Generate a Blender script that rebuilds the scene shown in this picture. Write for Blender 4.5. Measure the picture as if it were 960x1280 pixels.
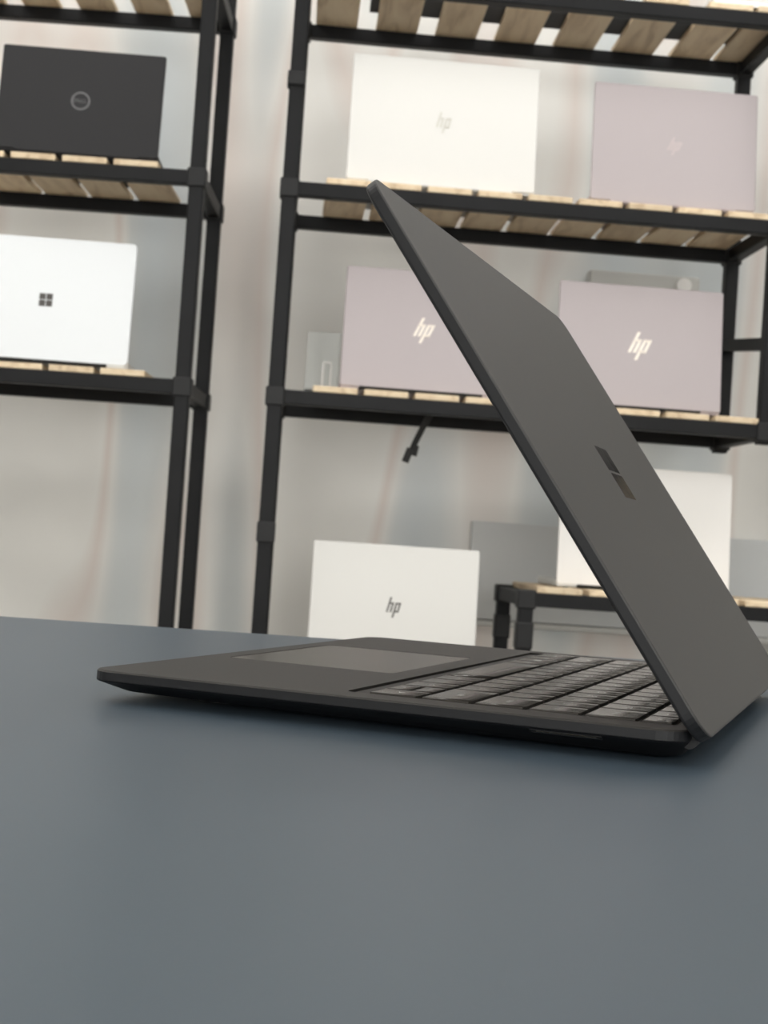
import bpy, bmesh, math, random
from mathutils import Vector, Matrix
random.seed(7)
PI = math.pi
scn = bpy.context.scene
C = scn.collection
for o in list(bpy.data.objects): bpy.data.objects.remove(o)

# ------------------------------------------------------------------ camera
CAM = Vector((0.2779, -0.4766, 0.0655))
YAW, PITCH, ROLL = 0.3373, 0.01975, 0.0679
fwd = Vector((-math.sin(YAW)*math.cos(PITCH), math.cos(YAW)*math.cos(PITCH), math.sin(PITCH)))
rt = Vector((math.cos(YAW), math.sin(YAW), 0)); up = rt.cross(fwd)
rt2 = rt*math.cos(ROLL) + up*math.sin(ROLL); up2 = -rt*math.sin(ROLL) + up*math.cos(ROLL)
cd = bpy.data.cameras.new('camera'); cam = bpy.data.objects.new('camera', cd); C.objects.link(cam)
M = Matrix((rt2, up2, -fwd)).transposed().to_4x4(); M.translation = CAM
cam.matrix_world = M
cd.sensor_fit = 'HORIZONTAL'; cd.sensor_width = 36.0; cd.lens = 1846.6/960*36.0
cd.clip_start = 0.01; cd.clip_end = 50
cd.dof.use_dof = True; cd.dof.focus_distance = 0.56; cd.dof.aperture_fstop = cd.lens*0.001/0.0015
scn.camera = cam

# ------------------------------------------------------------------ world, exposure
w = bpy.data.worlds.new('world'); scn.world = w; w.use_nodes = True
w.node_tree.nodes['Background'].inputs[0].default_value = (0.8, 0.85, 0.9, 1)
w.node_tree.nodes['Background'].inputs[1].default_value = 0.3
vs = scn.view_settings
vs.view_transform = 'Standard'; vs.look = 'None'; vs.gamma = 1; vs.exposure = 0.0; vs.use_curve_mapping = False
LAMP = 7.8
FILL_DAY = 4.7

# the room's own frame: u along the back wall, v away from the camera, z up from the table top
PH = 0.40
U = Vector((math.cos(PH), math.sin(PH), 0)); V = Vector((-math.sin(PH), math.cos(PH), 0))
O = Vector((CAM.x, CAM.y, 0))
def P(u, v, z=0): return O + U*u + V*v + Vector((0, 0, z))

# ------------------------------------------------------------------ materials
def mat(name, col, rough=0.5, metal=0.0, spec=0.5, noise=None, bump=None, coat=0.0, emit=None, trans=0.0, ior=None):
    m = bpy.data.materials.new(name); m.use_nodes = True
    nt = m.node_tree; b = nt.nodes['Principled BSDF']
    b.inputs['Base Color'].default_value = (*col, 1); b.inputs['Roughness'].default_value = rough
    b.inputs['Metallic'].default_value = metal; b.inputs['Specular IOR Level'].default_value = spec
    b.inputs['Coat Weight'].default_value = coat
    b.inputs['Transmission Weight'].default_value = trans
    if ior: b.inputs['IOR'].default_value = ior
    if emit:
        b.inputs['Emission Color'].default_value = (*emit[0], 1); b.inputs['Emission Strength'].default_value = emit[1]
    if noise or bump: tc = nt.nodes.new('ShaderNodeTexCoord')
    if noise:   # (scale xyz, colour b, detail)
        sc, c2, det = noise
        mp = nt.nodes.new('ShaderNodeMapping'); mp.inputs['Scale'].default_value = sc
        n = nt.nodes.new('ShaderNodeTexNoise'); n.inputs['Scale'].default_value = 1; n.inputs['Detail'].default_value = det
        mx = nt.nodes.new('ShaderNodeMix'); mx.data_type = 'RGBA'
        mx.inputs['A'].default_value = (*col, 1); mx.inputs['B'].default_value = (*c2, 1)
        rp = nt.nodes.new('ShaderNodeMapRange'); rp.inputs['From Min'].default_value = .35; rp.inputs['From Max'].default_value = .65
        nt.links.new(tc.outputs['Object'], mp.inputs[0]); nt.links.new(mp.outputs[0], n.inputs['Vector'])
        nt.links.new(n.outputs['Fac'], rp.inputs['Value']); nt.links.new(rp.outputs[0], mx.inputs['Factor'])
        nt.links.new(mx.outputs['Result'], b.inputs['Base Color'])
    if bump:
        s, st = bump
        n2 = nt.nodes.new('ShaderNodeTexNoise'); n2.inputs['Scale'].default_value = s; n2.inputs['Detail'].default_value = 3
        bp = nt.nodes.new('ShaderNodeBump'); bp.inputs['Strength'].default_value = st; bp.inputs['Distance'].default_value = 0.0005
        nt.links.new(tc.outputs['Object'], n2.inputs['Vector']); nt.links.new(n2.outputs['Fac'], bp.inputs['Height'])
        nt.links.new(bp.outputs[0], b.inputs['Normal'])
    return m

M_lid = mat('black_anodised_metal', (.043, .0425, .042), .50, .1, .28, bump=(2500, .08))
M_base = mat('black_anodised_deck', (.030, .028, .026), .50, .1, .26, bump=(2500, .08))
M_under = mat('black_underside', (.006, .006, .007), .5, .0, .3)
M_edge = mat('dark_metal_edge', (.013, .0135, .015), .45, .0, .25)
M_key = mat('key_plastic', (.042, .038, .034), .24, .0, .6)
M_legend = mat('key_legend', (.62, .62, .60), .5)
M_well = mat('key_well', (.016, .014, .012), .6)
M_pad = mat('trackpad_glass', (.060, .056, .050), .26, .15, .6)
M_glass = mat('screen_glass', (.008, .008, .009), .08, 0, .6)
M_mirror = mat('mirror_emblem', (.085, .085, .080), .12, 1.0)
M_gold = mat('contact_metal', (.5, .45, .35), .3, 1.0)
M_rubber = mat('black_rubber', (.02, .02, .02), .8)
M_table = mat('slate_laminate', (.056, .080, .105), .36, 0, .5, noise=((3, 3, 3), (.062, .087, .112), 2), bump=(900, .06))
M_tedge = mat('table_edging', (.06, .075, .09), .5)
M_frame = mat('black_powder_coat', (.007, .0075, .0085), .5, .0, .2, noise=((8, 8, 8), (.010, .0105, .012), 2))
M_joint = mat('black_plastic', (.012, .0125, .0135), .5, 0, .3)
M_white = mat('white_lid', (.90, .885, .87), .42, 0, .3)
M_cream = mat('ceramic_white_lid', (.77, .765, .745), .5, 0, .3)
M_silver = mat('pale_silver', (.72, .73, .73), .38, .25, .5)
M_plat = mat('platinum_lid', (.80, .83, .86), .42, .05, .4)
M_lilac = mat('lilac_metal_lid', (.45, .405, .42), .42, .1, .33)
M_lilac2 = mat('lilac_metal_base', (.45, .39, .41), .45, .2, .4)
M_char = mat('charcoal_lid', (.015, .015, .017), .5, 0, .3)
M_dkb = mat('dark_keyboard', (.04, .04, .045), .5)
M_lgrey = mat('emblem_grey', (.11, .11, .115), .3, .4)
M_lbeige = mat('emblem_pale_beige', (.66, .65, .60), .35, .2)
M_lgold = mat('emblem_pale_gold', (.93, .86, .78), .30, .2)
M_ldark = mat('emblem_dark', (.07, .065, .06), .3, .3)
M_lfaint = mat('emblem_faint', (.53, .465, .47), .35, .15)
M_acryl = mat('clear_acrylic', (.92, .95, .95), .05, 0, .5, trans=.95, ior=1.2)
M_floor = mat('grey_vinyl', (.42, .41, .39), .45, 0, .5, noise=((2, 2, 2), (.46, .45, .43), 4))
M_ceil = mat('white_ceiling', (.82, .82, .80), .9, noise=((1, 1, 1), (.85, .85, .83), 2))
M_trim = mat('white_trim', (.7, .7, .68), .5)
M_side = mat('off_white_wall', (.70, .69, .66), .85, noise=((1, 1, .4), (.74, .73, .70), 2))
M_lamp = mat('lamp_diffuser', (.9, .9, .9), .5, emit=((1.0, .975, .94), LAMP))
M_fill_blind = mat('fill_light_blind', (.85, .86, .86), .8, emit=((1.0, .985, .95), FILL_DAY))
M_board = mat('grey_blue_board', (.56, .58, .59), .6, noise=((3, 3, 3), (.60, .61, .61), 2))
M_box = mat('grey_plastic', (.54, .54, .52), .5)

def wood_mat():
    m = bpy.data.materials.new('pine_slat'); m.use_nodes = True; nt = m.node_tree; b = nt.nodes['Principled BSDF']
    tc = nt.nodes.new('ShaderNodeTexCoord'); oi = nt.nodes.new('ShaderNodeObjectInfo')
    ad = nt.nodes.new('ShaderNodeVectorMath'); ad.operation = 'ADD'
    mu = nt.nodes.new('ShaderNodeVectorMath'); mu.operation = 'SCALE'; mu.inputs['Scale'].default_value = 7.0
    cb = nt.nodes.new('ShaderNodeCombineXYZ')
    for i in range(3): nt.links.new(oi.outputs['Random'], cb.inputs[i])
    nt.links.new(cb.outputs[0], mu.inputs[0]); nt.links.new(tc.outputs['Object'], ad.inputs[0]); nt.links.new(mu.outputs[0], ad.inputs[1])
    mp = nt.nodes.new('ShaderNodeMapping'); mp.inputs['Scale'].default_value = (45, 6, 45)
    nt.links.new(ad.outputs[0], mp.inputs[0])
    n = nt.nodes.new('ShaderNodeTexNoise'); n.inputs['Scale'].default_value = 1; n.inputs['Detail'].default_value = 4; n.inputs['Distortion'].default_value = .8
    nt.links.new(mp.outputs[0], n.inputs['Vector'])
    r = nt.nodes.new('ShaderNodeValToRGB')
    e = r.color_ramp.elements
    e[0].position = .30; e[0].color = (.56, .42, .27, 1); e[1].position = .75; e[1].color = (.82, .69, .49, 1)
    x = e.new(.5); x.color = (.76, .61, .42, 1)
    nt.links.new(n.outputs['Fac'], r.inputs[0])
    hs = nt.nodes.new('ShaderNodeHueSaturation')
    mr = nt.nodes.new('ShaderNodeMapRange'); mr.inputs['To Min'].default_value = .88; mr.inputs['To Max'].default_value = 1.08
    nt.links.new(oi.outputs['Random'], mr.inputs['Value']); nt.links.new(mr.outputs[0], hs.inputs['Value'])
    nt.links.new(r.outputs[0], hs.inputs['Color']); nt.links.new(hs.outputs[0], b.inputs['Base Color'])
    b.inputs['Roughness'].default_value = .6
    return m
M_wood = wood_mat()

def back_wall_mat():
    # light mottled wall, blurred reflections painted in as warm grey, pinkish and bluish bands
    m = bpy.data.materials.new('mottled_reflection_wall'); m.use_nodes = True; nt = m.node_tree; b = nt.nodes['Principled BSDF']
    tc = nt.nodes.new('ShaderNodeTexCoord')
    mp = nt.nodes.new('ShaderNodeMapping'); mp.inputs['Scale'].default_value = (5.0, 1, .7); mp.inputs['Location'].default_value = (1.3, 0, .2)
    n = nt.nodes.new('ShaderNodeTexNoise'); n.inputs['Scale'].default_value = 1; n.inputs['Detail'].default_value = 0.6; n.inputs['Roughness'].default_value = .4
    nt.links.new(tc.outputs['Object'], mp.inputs[0]); nt.links.new(mp.outputs[0], n.inputs['Vector'])
    r = nt.nodes.new('ShaderNodeValToRGB'); e = r.color_ramp.elements
    e[0].position = .30; e[0].color = (.58, .63, .66, 1); e[1].position = .70; e[1].color = (.80, .79, .76, 1)
    for p, c in ((.42, (.68, .71, .715, 1)), (.48, (.82, .81, .785, 1)), (.535, (.77, .70, .66, 1)), (.59, (.84, .83, .80, 1))):
        x = e.new(p); x.color = c
    nt.links.new(n.outputs['Fac'], r.inputs[0])
    mp2 = nt.nodes.new('ShaderNodeMapping'); mp2.inputs['Scale'].default_value = (2.6, 1, 3.2); mp2.inputs['Location'].default_value = (4.1, 0, 1.7)  # broad blotches, soft shadows put into the wall colour
    n2 = nt.nodes.new('ShaderNodeTexNoise'); n2.inputs['Scale'].default_value = 1; n2.inputs['Detail'].default_value = 1.5
    nt.links.new(tc.outputs['Object'], mp2.inputs[0]); nt.links.new(mp2.outputs[0], n2.inputs['Vector'])
    mr = nt.nodes.new('ShaderNodeMapRange'); mr.inputs['From Min'].default_value = .35; mr.inputs['From Max'].default_value = .65
    mr.inputs['To Min'].default_value = .86; mr.inputs['To Max'].default_value = 1.05
    nt.links.new(n2.outputs['Fac'], mr.inputs['Value'])
    hs = nt.nodes.new('ShaderNodeHueSaturation'); nt.links.new(mr.outputs[0], hs.inputs['Value'])
    nt.links.new(r.outputs[0], hs.inputs['Color']); nt.links.new(hs.outputs[0], b.inputs['Base Color'])
    b.inputs['Roughness'].default_value = .55
    return m
M_wall = back_wall_mat()

# ------------------------------------------------------------------ helpers
def link(name, me, parent=None, loc=None, kind=None):
    o = bpy.data.objects.new(name, me); C.objects.link(o)
    if parent: o.parent = parent
    if loc is not None: o.location = loc
    if kind: o['kind'] = kind
    return o
def to_mesh(bm, name, mats, smooth=False):
    me = bpy.data.meshes.new(name); bmesh.ops.recalc_face_normals(bm, faces=bm.faces); bm.to_mesh(me); bm.free()
    for m in (mats if isinstance(mats, (list, tuple)) else [mats]): me.materials.append(m)
    if smooth:
        for p in me.polygons: p.use_smooth = True
    return me
def thing(name, label, cat, loc=(0, 0, 0), rz=0.0, group=None):
    o = bpy.data.objects.new(name, None); C.objects.link(o)
    o.location = loc; o.rotation_euler = (0, 0, rz); o.empty_display_size = .05
    tag(o, label, cat, group); return o
def tag(o, label=None, cat=None, group=None):
    if label: o['label'] = label
    if cat: o['category'] = cat
    if group: o['group'] = group
    return o
def add_box(bm, lo, hi, bevel=0.0, seg=1, mi=0):
    r = bmesh.ops.create_cube(bm, size=1)
    vs_ = r['verts']
    for v in vs_:
        v.co = Vector([(lo[i]+hi[i])/2 + v.co[i]*(hi[i]-lo[i]) for i in range(3)])
    fs = {f for v in vs_ for f in v.link_faces}
    for f in fs: f.material_index = mi
    if bevel:
        es = {e for f in fs for e in f.edges}
        bmesh.ops.bevel(bm, geom=list(es), offset=bevel, segments=seg, profile=.6, affect='EDGES')
def box_mesh(name, lo, hi, m, bevel=0.0, seg=1):
    bm = bmesh.new(); add_box(bm, lo, hi, bevel, seg); return to_mesh(bm, name, m)
def rrect(x0, y0, x1, y1, r, n=6):
    pts = []
    for cx, cy, a0 in ((x1-r, y1-r, 0), (x0+r, y1-r, PI/2), (x0+r, y0+r, PI), (x1-r, y0+r, 3*PI/2)):
        for k in range(n+1):
            a = a0 + PI/2*k/n; pts.append((cx+r*math.cos(a), cy+r*math.sin(a)))
    return pts
def loft(bm, loops, cap0=True, cap1=True):
    vl = [[bm.verts.new(p) for p in lp] for lp in loops]
    n = len(vl[0])
    for a, b in zip(vl, vl[1:]):
        for i in range(n): bm.faces.new((a[i], a[(i+1) % n], b[(i+1) % n], b[i]))
    if cap0: bm.faces.new(vl[0])
    if cap1: bm.faces.new(vl[-1])
    return vl
def slab(bm, x0, y0, x1, y1, z0, z1, r, ch=0.0006, n=6, f=None):
    """rounded-corner plate with chamfered rims; f maps local to world"""
    f = f or (lambda p: p)
    def L(ins, z): return [f(Vector((x, y, z))) for x, y in rrect(x0+ins, y0+ins, x1-ins, y1-ins, max(r-ins, .0001), n)]
    return loft(bm, [L(ch, z0), L(0, z0+ch), L(0, z1-ch), L(ch, z1)])
def add_cyl(bm, p0, p1, r, n=16):
    p0 = Vector(p0); p1 = Vector(p1); d = (p1-p0).normalized()
    a = d.orthogonal().normalized(); b = d.cross(a)
    loft(bm, [[p + a*r*math.cos(2*PI*i/n) + b*r*math.sin(2*PI*i/n) for i in range(n)] for p in (p0, p1)])
def add_tube(bm, pts, r, n=8):
    pts = [Vector(p) for p in pts]; loops = []
    a = None
    for i, p in enumerate(pts):
        d = (pts[min(i+1, len(pts)-1)] - pts[max(i-1, 0)]).normalized()
        a = d.orthogonal().normalized() if a is None else (a - d*a.dot(d)).normalized()
        b = d.cross(a)
        loops.append([p + a*r*math.cos(2*PI*k/n) + b*r*math.sin(2*PI*k/n) for k in range(n)])
    loft(bm, loops)
def text_bm(bm, s, size, xf, mi=0, depth=0.0):
    cu = bpy.data.curves.new('t', 'FONT'); cu.body = s; cu.size = size; cu.align_x = 'CENTER'; cu.align_y = 'CENTER'
    cu.extrude = depth; cu.resolution_u = 2
    to = bpy.data.objects.new('t', cu); me = bpy.data.meshes.new_from_object(to)
    n0 = len(bm.verts); f0 = len(bm.faces)
    bm.from_mesh(me); bm.verts.ensure_lookup_table(); bm.faces.ensure_lookup_table()
    for v in bm.verts[n0:]: v.co = xf(v.co.copy())
    for f in bm.faces[f0:]: f.material_index = mi
    bpy.data.objects.remove(to); bpy.data.curves.remove(cu); bpy.data.meshes.remove(me)

# ------------------------------------------------------------------ the room
RZ = PH
FZ, CZ = -0.75, 1.95
u0, u1, v0, v1 = -2.6, 2.8, -2.6, 3.02
def room_box(name, lo, hi, m, kind='structure', label=None):
    me = box_mesh(name, lo, hi, m); o = link(name, me, None, O, kind); o.rotation_euler = (0, 0, RZ); return o
room_box('floor', (u0-.1, v0-.1, FZ-.1), (u1+.1, v1+.1, FZ), M_floor)
room_box('ceiling', (u0-.1, v0-.1, CZ), (u1+.1, v1+.1, CZ+.1), M_ceil)
room_box('wall_back', (u0-.1, v1, FZ), (u1+.1, v1+.1, CZ), M_wall)
me = None
bm = bmesh.new()
WX0, WX1, WZ0, WZ1 = -1.9, 2.1, -.15, 1.35
for lo, hi in (((u0-.1, v0-.1, FZ), (WX0, v0, CZ)), ((WX1, v0-.1, FZ), (u1+.1, v0, CZ)), ((WX0, v0-.1, FZ), (WX1, v0, WZ0)), ((WX0, v0-.1, WZ1), (WX1, v0, CZ))): add_box(bm, lo, hi)
wf = link('wall_front', to_mesh(bm, 'wall_front', M_side), None, O, 'structure'); wf.rotation_euler = (0, 0, RZ)
# unseen window added behind the camera, its glowing blind a front fill light
wn = room_box('added_window_1', (WX0, v0-.07, WZ0), (WX1, v0-.06, WZ1), M_fill_blind)
for lo, hi in (((WX0, v0-.06, WZ0), (WX0+.05, v0-.01, WZ1)), ((WX1-.05, v0-.06, WZ0), (WX1, v0-.01, WZ1)), ((WX0+.05, v0-.06, WZ0), (WX1-.05, v0-.01, WZ0+.05)), ((WX0+.05, v0-.06, WZ1-.05), (WX1-.05, v0-.01, WZ1)), ((.08, v0-.06, WZ0+.05), (.12, v0-.01, WZ1-.05))):
    link('frame_bar', box_mesh('frame_bar', lo, hi, M_trim, .003), wn)
room_box('wall_left', (u0-.1, v0, FZ), (u0, v1, CZ), M_side)
room_box('wall_right', (u1, v0, FZ), (u1+.1, v1, CZ), M_side)
room_box('baseboard_back', (u0, v1-.012, FZ), (u1, v1, FZ+.08), M_trim)
room_box('baseboard_left', (u0, v0, FZ), (u0+.012, v1-.012, FZ+.08), M_trim)
room_box('baseboard_right', (u1-.012, v0, FZ), (u1, v1-.012, FZ+.08), M_trim)
# ceiling lights
LIGHTS = [(-1.5, 2.0, 'far left'), (-.45, 2.0, 'left of centre'), (.6, 2.0, 'right of centre'), (1.65, 2.0, 'far right'), (-1.1, .5, ''), (1.3, .5, ''), (-1.1, -1.3, ''), (1.3, -1.3, '')]
for i, (lu, lv, wh) in enumerate(LIGHTS):
    t = thing('ceiling_light', ('square white ceiling light panel in front of the racks, ' + wh) if wh else 'square white ceiling light panel over the table side of the room, ' + ('left' if lu < 0 else 'right') + (', nearer the racks' if lv > 0 else ', nearer the added window'), 'ceiling light', P(lu, lv, CZ), RZ, 'ceiling light panels')
    bm = bmesh.new()
    for lo, hi in (((-.31, -.31, -.03), (.31, -.29, 0)), ((-.31, .29, -.03), (.31, .31, 0)), ((-.31, -.29, -.03), (-.29, .29, 0)), ((.29, -.29, -.03), (.31, .29, 0))): add_box(bm, lo, hi)
    link('frame', to_mesh(bm, 'frame', M_trim), t)
    link('diffuser', box_mesh('diffuser', (-.29, -.29, -.02), (.29, .29, -.012), M_lamp), t)

# things on the back wall
t = thing('wall_panel', 'long low grey-blue panel fixed to the wall behind the low bench', 'panel', P(1.2, v1, .02), RZ)
bm = bmesh.new(); add_box(bm, (-.83, -.03, -.10), (.83, 0, .10), .004, 2); link('board', to_mesh(bm, 'board', M_board), t)
bm = bmesh.new(); add_box(bm, (-.83, -.036, -.112), (.83, 0, -.101), .002); link('ledge', to_mesh(bm, 'ledge', M_box), t)
t = thing('wall_box', 'grey wall box with a pale round button, above the lilac laptop by the rack end', 'wall box', P(.69, v1, .60), RZ)
bm = bmesh.new(); add_box(bm, (-.115, -.04, -.045), (.115, 0, .05), .006, 2); link('housing', to_mesh(bm, 'housing', M_box), t)
bm = bmesh.new(); add_cyl(bm, (.08, -.04, .03), (.08, -.048, .03), .015, 20); link('button', to_mesh(bm, 'button', M_white), t)

# ------------------------------------------------------------------ table
t = thing('table', 'slate blue-grey table carrying the open black laptop', 'table', P(.1, .35, FZ), .344)
R_ = Matrix.Rotation(-.344, 3, 'Z')
e0 = R_ @ (Vector((-.2717, .351, 0)) - Vector((t.location.x, t.location.y, 0)))
yb = e0.y; TW = 1.05
bm = bmesh.new(); add_box(bm, (-TW, yb-1.5, -FZ-.028), (TW, yb, -FZ), .0015, 2)
link('tabletop', to_mesh(bm, 'tabletop', M_table), t)
for sx in (-1, 1):
    for yy in (yb-.08, yb-1.42):
        link('leg', box_mesh('leg', (sx*(TW-.08)-.025, yy-.025, 0), (sx*(TW-.08)+.025, yy+.025, -FZ-.028), M_frame, .002), t)
bm = bmesh.new()
for yy in (yb-.08, yb-1.42): add_box(bm, (-TW+.105, yy-.015, -FZ-.088), (TW-.105, yy+.015, -FZ-.029))
link('apron', to_mesh(bm, 'apron', M_frame), t)

# ------------------------------------------------------------------ the black laptop
lap = thing('laptop', 'matte black laptop open on the slate table, lid tilted sharply over its keyboard', 'laptop')
LW, BD, H = .308, .2175, .01165
def top_with_holes(bm, outer, holes, z):
    es = []
    vo = [bm.verts.new((x, y, z)) for x, y in outer]; vhs = []
    for i in range(len(vo)): es.append(bm.edges.new((vo[i], vo[(i+1) % len(vo)])))
    for h in holes:
        vh = [bm.verts.new((x, y, z)) for x, y in h]; vhs.append(vh)
        for i in range(len(vh)): es.append(bm.edges.new((vh[i], vh[(i+1) % len(vh)])))
    bmesh.ops.triangle_fill(bm, edges=es, use_beauty=True, normal=(0, 0, 1))
    return vo, vhs
KX0, KX1, KY0, KY1 = .0955, .2125, .0155, .2945
PX0, PX1, PY0, PY1 = .0100, .0845, .0990, .2190
bm = bmesh.new()
def oloop(ins, z): return [Vector((x, y, z)) for x, y in rrect(ins, ins, BD-ins*.3, LW-ins, .010, 8)]
well = rrect(KX0, KY0, KX1, KY1, .003, 4); pad = rrect(PX0, PY0, PX1, PY1, .003, 4)
vo, vhs = top_with_holes(bm, [(p.x, p.y) for p in oloop(.0005, 0)], [well, pad], H)
l1 = [bm.verts.new(p) for p in oloop(0, H-.0006)]; l2 = [bm.verts.new(p) for p in oloop(0, H-.0036)]
n = len(vo)
for a, b in ((vo, l1), (l1, l2)):
    for i in range(n): bm.faces.new((a[i], a[(i+1) % n], b[(i+1) % n], b[i]))
for vh, dz in zip(vhs, (.0011, .0004)):
    lo = [bm.verts.new(v.co - Vector((0, 0, dz))) for v in vh]; m_ = len(vh)
    for i in range(m_): bm.faces.new((vh[i], vh[(i+1) % m_], lo[(i+1) % m_], lo[i]))
    bm.faces.new(lo)
deck = link('deck', to_mesh(bm, 'deck', [M_base, M_edge]), lap)
for p in deck.data.polygons:
    if abs(p.normal.z) < .3 and p.center.z > H-.0045 and p.area > 1e-7 and (min(p.center.x, BD-p.center.x, p.center.y, LW-p.center.y) < .004): p.material_index = 1  # deck sides take a darker material, their shade put into the colour
# bottom shell, slanting in under the deck
bm = bmesh.new()
def bl(side, front, back, z0, z1):
    return [Vector((x, y, z0 + (z1-z0)*x/BD)) for x, y in rrect(front, side, BD-back, LW-side, .009, 8)]
loft(bm, [bl(.0002, .0002, .0002, H-.0037, H-.0037), bl(.0006, .0005, .0005, H-.0042, H-.0042), bl(.0145, .0030, .0040, .0036, .0014), bl(.0160, .0040, .0050, .0031, .0009)])
shell = link('bottom_shell', to_mesh(bm, 'bottom_shell', M_under), lap); shell['label'] = 'black underside shell slanting in to the table'
for x, y in ((.035, .04), (.035, .268), (.185, .04), (.185, .268)):
    bm = bmesh.new(); add_cyl(bm, (x, y, 0), (x, y, .0034-.0022*x/BD), .006, 20); link('rubber_foot', to_mesh(bm, 'rubber_foot', M_rubber), lap)
# charging slot on the near slanting side
bm = bmesh.new()
def on_side(x, s, d):  # s runs down the slant, d stands off it
    a = Vector((x, .0006, H-.0042)); b = Vector((x, .0145, .0036-.0022*x/BD)); dn = (b-a).normalized(); nn = Vector((0, dn.z, -dn.y))
    return a + dn*s + nn*d
def side_plate(bm, x0, x1, s0, s1, d0, d1):
    v_ = [bm.verts.new(on_side(x, s, d)) for x in (x0, x1) for s in (s0, s1) for d in (d0, d1)]
    for q in ((0, 1, 3, 2), (4, 6, 7, 5), (0, 4, 5, 1), (2, 3, 7, 6), (0, 2, 6, 4), (1, 5, 7, 3)): bm.faces.new([v_[i] for i in q])
for a in ((.166, .190, .0010, .0014, -.0003, .0003), (.166, .190, .0036, .0040, -.0003, .0003), (.166, .1664, .0014, .0036, -.0003, .0003), (.1896, .190, .0014, .0036, -.0003, .0003)): side_plate(bm, *a)
slot = link('charging_port', to_mesh(bm, 'charging_port', M_edge), lap)
bm = bmesh.new(); side_plate(bm, .168, .188, .0022, .0028, -.0003, .0002); link('contact_strip', to_mesh(bm, 'contact_strip', M_gold), slot)
bm = bmesh.new(); slab(bm, PX0+.0005, PY0+.0005, PX1-.0005, PY1-.0005, H-.0006, H-.0001, .0026, .0001, 4)
tp = link('trackpad', to_mesh(bm, 'trackpad', M_pad), lap); tp['label'] = 'smooth trackpad, slightly lighter than the deck'
# keyboard
bm = bmesh.new(); slab(bm, KX0+.0004, KY0+.0004, KX1-.0004, KY1-.0004, H-.0013, H-.0009, .0026, .0001, 4)
kb = link('keyboard', to_mesh(bm, 'keyboard', M_well), lap)
rows = [
 (.1030, .1212, [('ctrl', .024), ('fn', .019), ('win', .019), ('alt', .019), ('', .099), ('alt', .019), ('menu', .019), ('<', .019), ('UD', .019), ('>', .019)]),
 (.1225, .1405, [('shift', .043)] + [(c, .019) for c in 'ZXCVBNM,./'] + [('shift', .042)]),
 (.1418, .1598, [('caps', .033)] + [(c, .019) for c in "ASDFGHJKL;'"] + [('enter', .033)]),
 (.1611, .1791, [('tab', .028)] + [(c, .019) for c in 'QWERTYUIOP[]'] + [('\\', .019)]),
 (.1804, .1984, [(c, .019) for c in '`1234567890-='] + [('back', .028)]),
 (.1997, .2105, [('esc', .0183)] + [('F%d' % k, .0183) for k in range(1, 13)] + [('-', .0183), ('del', .0188)])]
KT = H + .0003
def key_body(bm, a, y0, b, y1):
    """low key with slightly dished top"""
    ys = [y0 + (y1-y0)*k/6 for k in range(7)]; d = .00014 if y1-y0 < .03 else (.00004 if y1-y0 < .06 else 0)
    def zt(y): t_ = 2*(y-y0)/(y1-y0)-1; return KT - d*(1-t_*t_)
    top = [[bm.verts.new((x, y, zt(y))) for y in ys] for x in (a, b)]
    bot = [[bm.verts.new((x, y, H-.0009)) for y in (y0, y1)] for x in (a, b)]
    for k in range(6):
        f = bm.faces.new((top[0][k], top[0][k+1], top[1][k+1], top[1][k])); f.smooth = True
    bm.faces.new([bot[0][0]] + top[0] + [bot[0][1]]); bm.faces.new([bot[1][0]] + top[1] + [bot[1][1]])
    bm.faces.new((top[0][0], top[1][0], bot[1][0], bot[0][0])); bm.faces.new((top[0][-1], top[1][-1], bot[1][1], bot[0][1]))
    bm.faces.new((bot[0][0], bot[0][1], bot[1][1], bot[1][0]))
for x0, x1, ks in rows:
    y = .2925
    for s, wd in ks:
        y1, y0 = y-.0009, y-wd+.0009; y -= wd
        halves = [(x0, x1, s)] if s != 'UD' else [(x0, (x0+x1)/2-.0004, 'v'), ((x0+x1)/2+.0004, x1, '^')]
        for a, b, t_ in halves:
            bm = bmesh.new(); key_body(bm, a+.0006, y0, b-.0006, y1)
            big = len(t_) == 1
            if t_ and t_ not in ('win', 'menu'):
                cx_, cy_ = (a+b)/2, (y0+y1)/2
                sz = .0052 if big else .0034
                if s == 'UD': sz = .004
                text_bm(bm, t_, sz, lambda c: Vector((cx_ + c.y, cy_ - c.x, KT+.00004 + c.z)), 1)
            elif t_ == 'win':
                cx_, cy_ = (a+b)/2, (y0+y1)/2
                for dx in (-1, 1):
                    for dy in (-1, 1): add_box(bm, (cx_+dx*.0010-.0008, cy_+dy*.0010-.0008, KT), (cx_+dx*.0010+.0008, cy_+dy*.0010+.0008, KT+.00004), mi=1)
            link('key', to_mesh(bm, 'key', [M_key, M_legend]), kb)
# hinge
bm = bmesh.new(); add_cyl(bm, (.2168, .012, .0078), (.2168, .296, .0078), .0030, 20)
link('hinge', to_mesh(bm, 'hinge', M_edge), lap)
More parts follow.
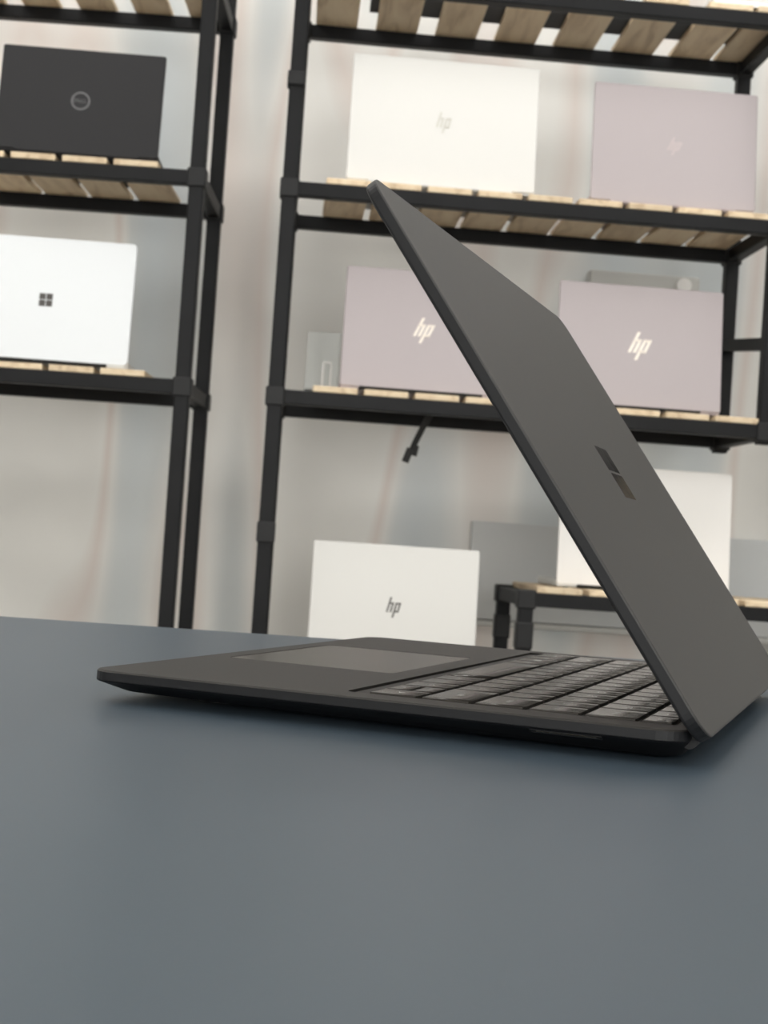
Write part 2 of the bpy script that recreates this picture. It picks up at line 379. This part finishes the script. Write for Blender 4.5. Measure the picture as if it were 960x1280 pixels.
# lid
TH = .9614; HX, HZ = .2245, .0099; LL = .223; TK = .0047
ax = Vector((-math.cos(TH), 0, math.sin(TH))); nz = Vector((math.sin(TH), 0, math.cos(TH))); org = Vector((HX, 0, HZ))
def LM(p): return org + ax*p.x + Vector((0, p.y, 0)) + nz*p.z     # x up the lid, z = 0 on its outer face
bm = bmesh.new()
def ll(ins, z): return [LM(Vector((x, y, z))) for x, y in rrect(ins, ins, LL-ins, LW-ins, .0105-ins, 9)]
loft(bm, [ll(.0008, -TK), ll(.0002, -TK+.0004), ll(0, -TK+.0010), ll(0, -.0007), ll(.0002, -.0002), ll(.0008, 0)])
lid = link('lid', to_mesh(bm, 'lid', [M_lid, M_edge]), lap)
for p in lid.data.polygons:
    if abs(p.normal.dot(nz)) < .35: p.material_index = 1
lid['label'] = 'lid with a smooth matte outer face and darker rim'
bm = bmesh.new(); slab(bm, .0025, .0025, LL-.0025, LW-.0025, -TK-.0004, -TK+.0001, .008, .0001, 6, LM)
bz = link('screen_glass', to_mesh(bm, 'screen_glass', M_glass), lid)
bm = bmesh.new()
for dx in (-1, 1):
    for dy in (-1, 1):
        cx_, cy_ = LL/2 + dx*.0068, LW/2 + dy*.0068
        slab(bm, cx_-.0062, cy_-.0062, cx_+.0062, cy_+.0062, -.0001, .00012, .0003, .00005, 2, LM)
lg = link('emblem', to_mesh(bm, 'emblem', M_mirror), lid); lg['label'] = 'mirror-like emblem of four small squares'

# ------------------------------------------------------------------ racks
TB = .0125            # half tube
def rack(label, loc, rz, width, shelves, posts, depth=.26, group='black steel racks with wooden slats'):
    """local: x along the rack, y 0 at the front posts and +depth at the rear; z world height of the table top plus"""
    t = thing('shelving_rack', label, 'shelving rack', loc, rz, group)
    joint = box_mesh('corner_joint', (-TB-.0035, -TB-.0035, -.016), (TB+.0035, TB+.0035, .016), M_joint, .002)
    for (px_, py_, z0, z1) in posts:
        link('post', box_mesh('post', (px_-TB, py_-TB, z0), (px_+TB, py_+TB, z1), M_frame, .002), t)
    z_all = []
    for sh in shelves:
        zt = sh['z']; x0, x1 = sh.get('x', (0, width)); h = .024
        for yy in (0, depth):
            link('rail', box_mesh('rail', (x0+TB, yy-TB*.9, zt-h), (x1-TB, yy+TB*.9, zt), M_frame, .0015), t)
        for xx in (x0, x1):
            link('rail', box_mesh('rail', (xx-TB*.9, TB, zt-h), (xx+TB*.9, depth-TB, zt), M_frame, .0015), t)
            for yy in (0, depth): link('corner_joint', joint, t, (xx, yy, zt-.012))
        me = box_mesh('slat', (-sh['w']/2, -.010, 0), (sh['w']/2, depth+.008, .0105), M_wood, .0012)
        for cx_ in sh['slats']:
            s = link('slat', me, t, (cx_, random.uniform(-.0015, .0015), zt)); s.rotation_euler = (0, 0, random.uniform(-.004, .004))
    return t
V_F = 2.49
DEP = .26
RU0 = -.04           # u of the right rack's left posts
rz_ = PH
def uo(u): return u - RU0
W_R = .84
shR = [dict(z=1.017, w=.077, slats=[uo(.6935 + .112*k) for k in range(-6, 1)] + [uo(.779)]),
       dict(z=.660, w=.075, slats=[uo(.0585 + .0862*k) for k in range(9)]),
       dict(z=.3083, w=.075, slats=[uo(.060 + .0862*k) for k in range(9)]),
       dict(z=-.168, w=.075, x=(0, .40), slats=[.055 + .0862*k for k in range(4)])]
BH = FZ
postsR = [(0, 0, BH, 1.30), (0, DEP, BH, 1.30), (W_R, 0, .275, 1.30), (W_R, DEP, .275, 1.30), (.40, 0, BH, -.15), (.40, DEP, BH, -.15)]
rackR = rack('tall black rack right of the gap, bearing the white and lilac laptops', P(RU0, V_F), rz_, W_R, shR, postsR)
rackR['label'] = 'taller right-hand black steel rack bearing the white and lilac laptops'
bm = bmesh.new()   # side brace, a little lower at its front end
loft(bm, [[Vector((x_, y_, z_+dz)) for x_, dz in ((W_R-.010, -.011), (W_R+.010, -.011), (W_R+.010, .011), (W_R-.010, .011))] for y_, z_ in ((TB, .450), (DEP-TB, .478))])
link('side_brace', to_mesh(bm, 'side_brace', M_frame), rackR)
clip = link('cable_clip', box_mesh('cable_clip', (-.016, -.017, .820), (.014, .014, .845), M_joint, .002), rackR)
clip2 = link('cable_clip', box_mesh('cable_clip', (-.015, -.0155, .050), (.016, .010, .085), M_joint, .002), rackR)

LU0 = -.195; W_L = .84
def lo_(u): return u - LU0
shL = [dict(z=1.012, w=.068, x=(-W_L, 0), slats=[-.036] + [lo_(-.332 - .1035*k) for k in range(6)]),
       dict(z=.664, w=.075, x=(-W_L, 0), slats=[lo_(-.299 - .0862*k) for k in range(7)]),
       dict(z=.312, w=.075, x=(-W_L, 0), slats=[lo_(-.296 - .0862*k) for k in range(7)])]
postsL = [(0, 0, BH, 1.30), (0, DEP, BH, 1.30), (-W_L, 0, BH, 1.30), (-W_L, DEP, BH, 1.30)]
PHL = PH-.06
rackL = rack('left-hand black steel rack bearing the charcoal laptop and a pale platinum one', P(LU0, V_F), PH-.06, W_L, shL, postsL)
# low bench
BU = .407
shB = [dict(z=-.004, w=.078, slats=[.0555 + .0900*k for k in range(9)])]
bench = rack('low black bench with a slatted wood top under the half-hidden white laptop', P(BU, V_F), PH, .84, shB,
             [(0, 0, BH, -.003), (0, DEP, BH, -.003), (.84, 0, BH, -.003), (.84, DEP, BH, -.003)])
bench.name = 'slatted_bench'; bench['category'] = 'bench'; del bench['group']
# unseen rack added past the right edge to shape the reflection in the lid's emblem
shN = [dict(z=1.017, w=.075, slats=[.06 + .0862*k for k in range(9)]), dict(z=.520, w=.075, slats=[.06 + .0862*k for k in range(9)])]
rackN = rack('unseen black steel rack added off the right edge for the emblem reflection', P(1.03, 2.797), PH, .80, shN,
             [(x_, y_, BH, 1.30) for x_ in (0, .80) for y_ in (0, .205)], depth=.205)
for r_ in (rackR, rackL, rackN): r_['group'] = 'tall racks of wooden slat shelves'
for x_, y_ in ((0, 0), (0, DEP)):
    link('corner_joint', box_mesh('corner_joint', (x_-TB-.002, y_-TB-.002, -.100), (x_+TB+.002, y_+TB+.002, -.055), M_joint, .002), bench)

# ------------------------------------------------------------------ displayed laptops
def emblem_script(bm, s, slant=.28, premium=False):
    """two joined slanting letters, upright strokes; local x right, z up; returns quads extruded to -y"""
    def bar(x, z0, z1, wd=.0):
        wd = wd or (.14 if premium else .11)*s
        pts = [(x+slant*z0-wd/2, z0), (x+slant*z0+wd/2, z0), (x+slant*z1+wd/2, z1), (x+slant*z1-wd/2, z1)]
        a = [bm.verts.new((p[0], -.0005, p[1])) for p in pts]; b = [bm.verts.new((p[0], .0003, p[1])) for p in pts]
        bm.faces.new(a); bm.faces.new(b[::-1])
        for i in range(4): bm.faces.new((a[i], a[(i+1) % 4], b[(i+1) % 4], b[i]))
    g = .21*s; xs = [-1.6*g, -.55*g, .45*g, 1.5*g]; T = .105*s
    bar(xs[0], -.30*s, .62*s); bar(xs[1], -.30*s, .30*s)
    bar(xs[2], -.62*s, .30*s); bar(xs[3], -.30*s, .30*s)
    bar((xs[0]+xs[1])/2, .30*s-T, .30*s, g*1.05)
    bar((xs[2]+xs[3])/2, .30*s-T, .30*s, g*1.05)
    bar((xs[2]+xs[3])/2, -.30*s, -.30*s+T, g*1.05)
def ring(bm, r0, r1, n=36):
    lo = []
    for r, y in ((r0, .0003), (r0, -.0005), (r1, -.0005), (r1, .0003)):
        lo.append([bm.verts.new((r*math.cos(2*PI*i/n), y, r*math.sin(2*PI*i/n))) for i in range(n)])
    for k in range(4):
        a, b = lo[k], lo[(k+1) % 4]
        for i in range(n): bm.faces.new((a[i], a[(i+1) % n], b[(i+1) % n], b[i]))
def display_laptop(label, u, v, z, wd, ht, m_lid, m_base, logo, logo_m, rz=None, tilt=.10, rad=.008, logo_z=.5, logo_s=.034, base_d=.205, m_keys=None, thick=.006, hinge_m=None):
    """u = left edge seen from the camera, back of the lid towards the camera; the base reaches away to the wall"""
    rz = PH if rz is None else rz
    t = thing('laptop', label, 'laptop', P(u, v, z), rz, 'laptops on show on the racks')
    bt = .012
    def F(p): # lid local x, y(up), zz(out to camera)
        c, s = math.cos(tilt), math.sin(tilt)
        return Vector((p.x, p.y*s - p.z*c, .006 + p.y*c + p.z*s))
    bm = bmesh.new()
    slab(bm, 0, 0, wd, ht, -thick, 0, rad, .0012, 6, F)
    l = link('lid', to_mesh(bm, 'lid', m_lid), t)
    bm = bmesh.new(); slab(bm, .004, .004, wd-.004, ht-.003, -thick-.0006, -thick+.0002, max(rad-.003, .002), .0002, 4, F)
    link('screen', to_mesh(bm, 'screen', M_glass), l)
    bm = bmesh.new()
    if logo == 'script': emblem_script(bm, logo_s, .25)
    elif logo == 'bold': emblem_script(bm, logo_s, .45, True)
    elif logo == 'squares':
        q = logo_s/4
        for dx in (-1, 1):
            for dz in (-1, 1): add_box(bm, (dx*q*1.06-q*.94, -.0005, dz*q*1.06-q*.94), (dx*q*1.06+q*.94, .0003, dz*q*1.06+q*.94))
    elif logo == 'ring':
        ring(bm, logo_s*.41, logo_s*.5)
        def xf(c): return Vector((c.x, -.0004 - c.z, c.y))
        for k, ch in enumerate('DELL'):
            xo = (-.285, -.085, .095, .25)[k]*logo_s
            def xf2(c, xo=xo, k=k):
                x_, z_ = c.x, c.y
                if k == 1:
                    a = .6; x_, z_ = c.x*math.cos(a)-c.y*math.sin(a), c.x*math.sin(a)+c.y*math.cos(a)
                return Vector((x_+xo, -.0004, z_))
            text_bm(bm, ch, logo_s*.30, xf2)
    if logo:
        me = to_mesh(bm, 'emblem', logo_m)
        c, s = math.cos(tilt), math.sin(tilt)
        me.transform(Matrix.Rotation(-tilt, 4, 'X'))
        ctr = F(Vector((wd/2, ht*logo_z, .0001)))
        e = link('emblem', me, l, ctr)
    # base
    bm = bmesh.new(); slab(bm, 0, .004, wd, .004+base_d, .0015, .0015+bt, rad, .0015, 5)
    b = link('base', to_mesh(bm, 'base', m_base), t)
    bm = bmesh.new(); slab(bm, .018, .022, wd-.018, .022+base_d*.45, .0015+bt-.0003, .0015+bt+.0006, .003, .0002, 3)
    link('keyboard', to_mesh(bm, 'keyboard', m_keys or M_dkb), b)
    bm = bmesh.new(); slab(bm, wd*.33, base_d*.66, wd*.67, base_d*.96, .0015+bt-.0003, .0015+bt+.0002, .003, .0002, 3)
    link('trackpad', to_mesh(bm, 'trackpad', m_base), b)
    bm = bmesh.new(); add_cyl(bm, (wd*.12, .005, .006), (wd*.88, .005, .006), .005, 12)
    link('hinge', to_mesh(bm, 'hinge', hinge_m or m_base), t)
    bm = bmesh.new()
    for xx in (.02, wd-.02):
        for yy in (.02, base_d-.02): add_cyl(bm, (xx, yy, 0), (xx, yy, .002), .005, 10)
    link('rubber_feet', to_mesh(bm, 'rubber_feet', M_rubber), b)
    return t
WT = .0105
VF = V_F + .008
display_laptop('cream white laptop on the upper right shelf, lid back facing out', .0535, VF, .660+WT, .3235, .225, M_cream, M_silver, 'script', M_lbeige, tilt=.12, rad=.004, logo_s=.030)
display_laptop('lilac laptop with a barely visible emblem, right end of the upper shelf', .474, VF, .660+WT, .2885, .212, M_lilac, M_lilac2, 'bold', M_lfaint, tilt=.12, rad=.004, logo_s=.026)
display_laptop('lilac laptop on the middle right shelf, half hidden by the black lid', .067, VF, .3083+WT, .277, .210, M_lilac, M_lilac2, 'bold', M_lgold, tilt=.12, rad=.004, logo_s=.036, hinge_m=M_rubber)
display_laptop('lilac laptop with a bright pale emblem, right end of the middle shelf', .436, VF, .3083+WT, .288, .214, M_lilac, M_lilac2, 'bold', M_lgold, tilt=.12, rad=.004, logo_s=.040, hinge_m=M_rubber)
display_laptop('small charcoal laptop with a round emblem on the upper left shelf', -.538, VF, .664+WT, .274, .182, M_char, M_char, 'ring', M_lgrey, rz=PH-.02, tilt=.12, rad=.004, logo_s=.032)
display_laptop('platinum white laptop with a four-square emblem on the middle left shelf', -.580, VF, .312+WT, .290, .212, M_plat, M_silver, 'squares', M_ldark, rz=PH-.02, tilt=.12, rad=.009, logo_s=.022, logo_z=.49, hinge_m=M_rubber)
display_laptop('white laptop with a dark emblem standing low behind the table edge', .0425, VF, -.168+WT, .2855, .213, M_cream, M_silver, 'script', M_ldark, tilt=.12, rad=.004, logo_s=.028)
display_laptop('plain white laptop on the slatted bench, half hidden by the black lid', .468, V_F+.055, -.004+WT, .305, .214, M_white, M_silver, None, None, tilt=.10, rad=.005, base_d=.20, hinge_m=M_rubber)

display_laptop('unseen charcoal laptop added on the unseen rack to darken the emblem reflection', 1.052, 2.803, .520+WT, .30, .21, M_char, M_char, None, None, tilt=.12, rad=.004, base_d=.19)  # out of view, added to reflect dark in the emblem

# dark trays and a white case on the top shelves, seen through the gaps of the slats
def tray(label, u, z, wd, dp, rz, m=M_char):
    t = thing('storage_tray', label, 'tray', P(u, V_F+.105, z), rz, 'trays on the top shelves')
    bm = bmesh.new()
    add_box(bm, (0, 0, 0), (wd, dp, .004)); add_box(bm, (0, 0, .004), (wd, .004, .03)); add_box(bm, (0, dp-.004, .004), (wd, dp, .03))
    link('tray_body', to_mesh(bm, 'tray_body', m), t)
    bm = bmesh.new(); add_box(bm, (0, .004, .004), (.004, dp-.004, .03)); add_box(bm, (wd-.004, .004, .004), (wd, dp-.004, .03)); link('end_panel', to_mesh(bm, 'end_panel', m), t)
    return t
tray('flat charcoal tray lying along the top shelf of the right rack', .08, 1.017+WT, .70, .085, PH)
t = thing('laptop', 'white laptop barely seen at the top edge, right end of the top shelf', 'laptop', P(.665, V_F, 1.017+WT), PH, 'laptops on show on the racks')
bm = bmesh.new(); slab(bm, 0, 0, .14, .10, 0, .012, .004, .001, 4); link('base', to_mesh(bm, 'base', M_white), t)
bm = bmesh.new(); slab(bm, 0, 0, .14, .10, .0125, .019, .004, .001, 4); link('lid', to_mesh(bm, 'lid', M_white), t)

# ------------------------------------------------------------------ cable under the middle shelf
t = thing('cable', 'short black cable with a plug hanging under the middle right shelf', 'cable', P(.2197, V_F+.05, .3083), PH)
bm = bmesh.new()
for k, dx in enumerate((0, .008)):
    add_tube(bm, [(dx+.014, .02*k, -.001), (dx+.004, .018*k, -.020), (dx*.8-.006, .012*k, -.042), (dx*.7-.016, .006*k, -.066), (dx*.6-.024, .003*k, -.088)], .0028, 8)
link('cord', to_mesh(bm, 'cord', M_rubber, True), t)
bm = bmesh.new()
add_tube(bm, [(-.022, 0, -.080), (-.030, 0, -.104)], .0062, 8); link('plug', to_mesh(bm, 'plug', M_rubber), t)
bm = bmesh.new(); add_tube(bm, [(-.012, .004, -.074), (-.015, .004, -.092)], .0052, 8); link('plug', to_mesh(bm, 'plug', M_rubber), t)

# ------------------------------------------------------------------ acrylic holder left on the middle right shelf
t = thing('sign_holder', 'small clear acrylic holder at the left end of the middle right shelf', 'sign holder', P(-.022, V_F+.075, .3083+WT), PH)
bm = bmesh.new(); add_box(bm, (0.03, 0, 0), (.088, .05, .003), .0008); link('foot', to_mesh(bm, 'foot', M_acryl), t)
bm = bmesh.new(); add_box(bm, (.03, .02, .0032), (.088, .0225, .105), .0008); link('upright_sheet', to_mesh(bm, 'upright_sheet', M_acryl), t)
bm = bmesh.new(); add_tube(bm, [(.060, -.002, .004), (.060, -.002, .046), (.062, -.002, .050), (.072, -.002, .050), (.074, -.002, .046), (.074, -.002, .004)], .0016, 8)
link('wire_loop', to_mesh(bm, 'wire_loop', M_white), t)
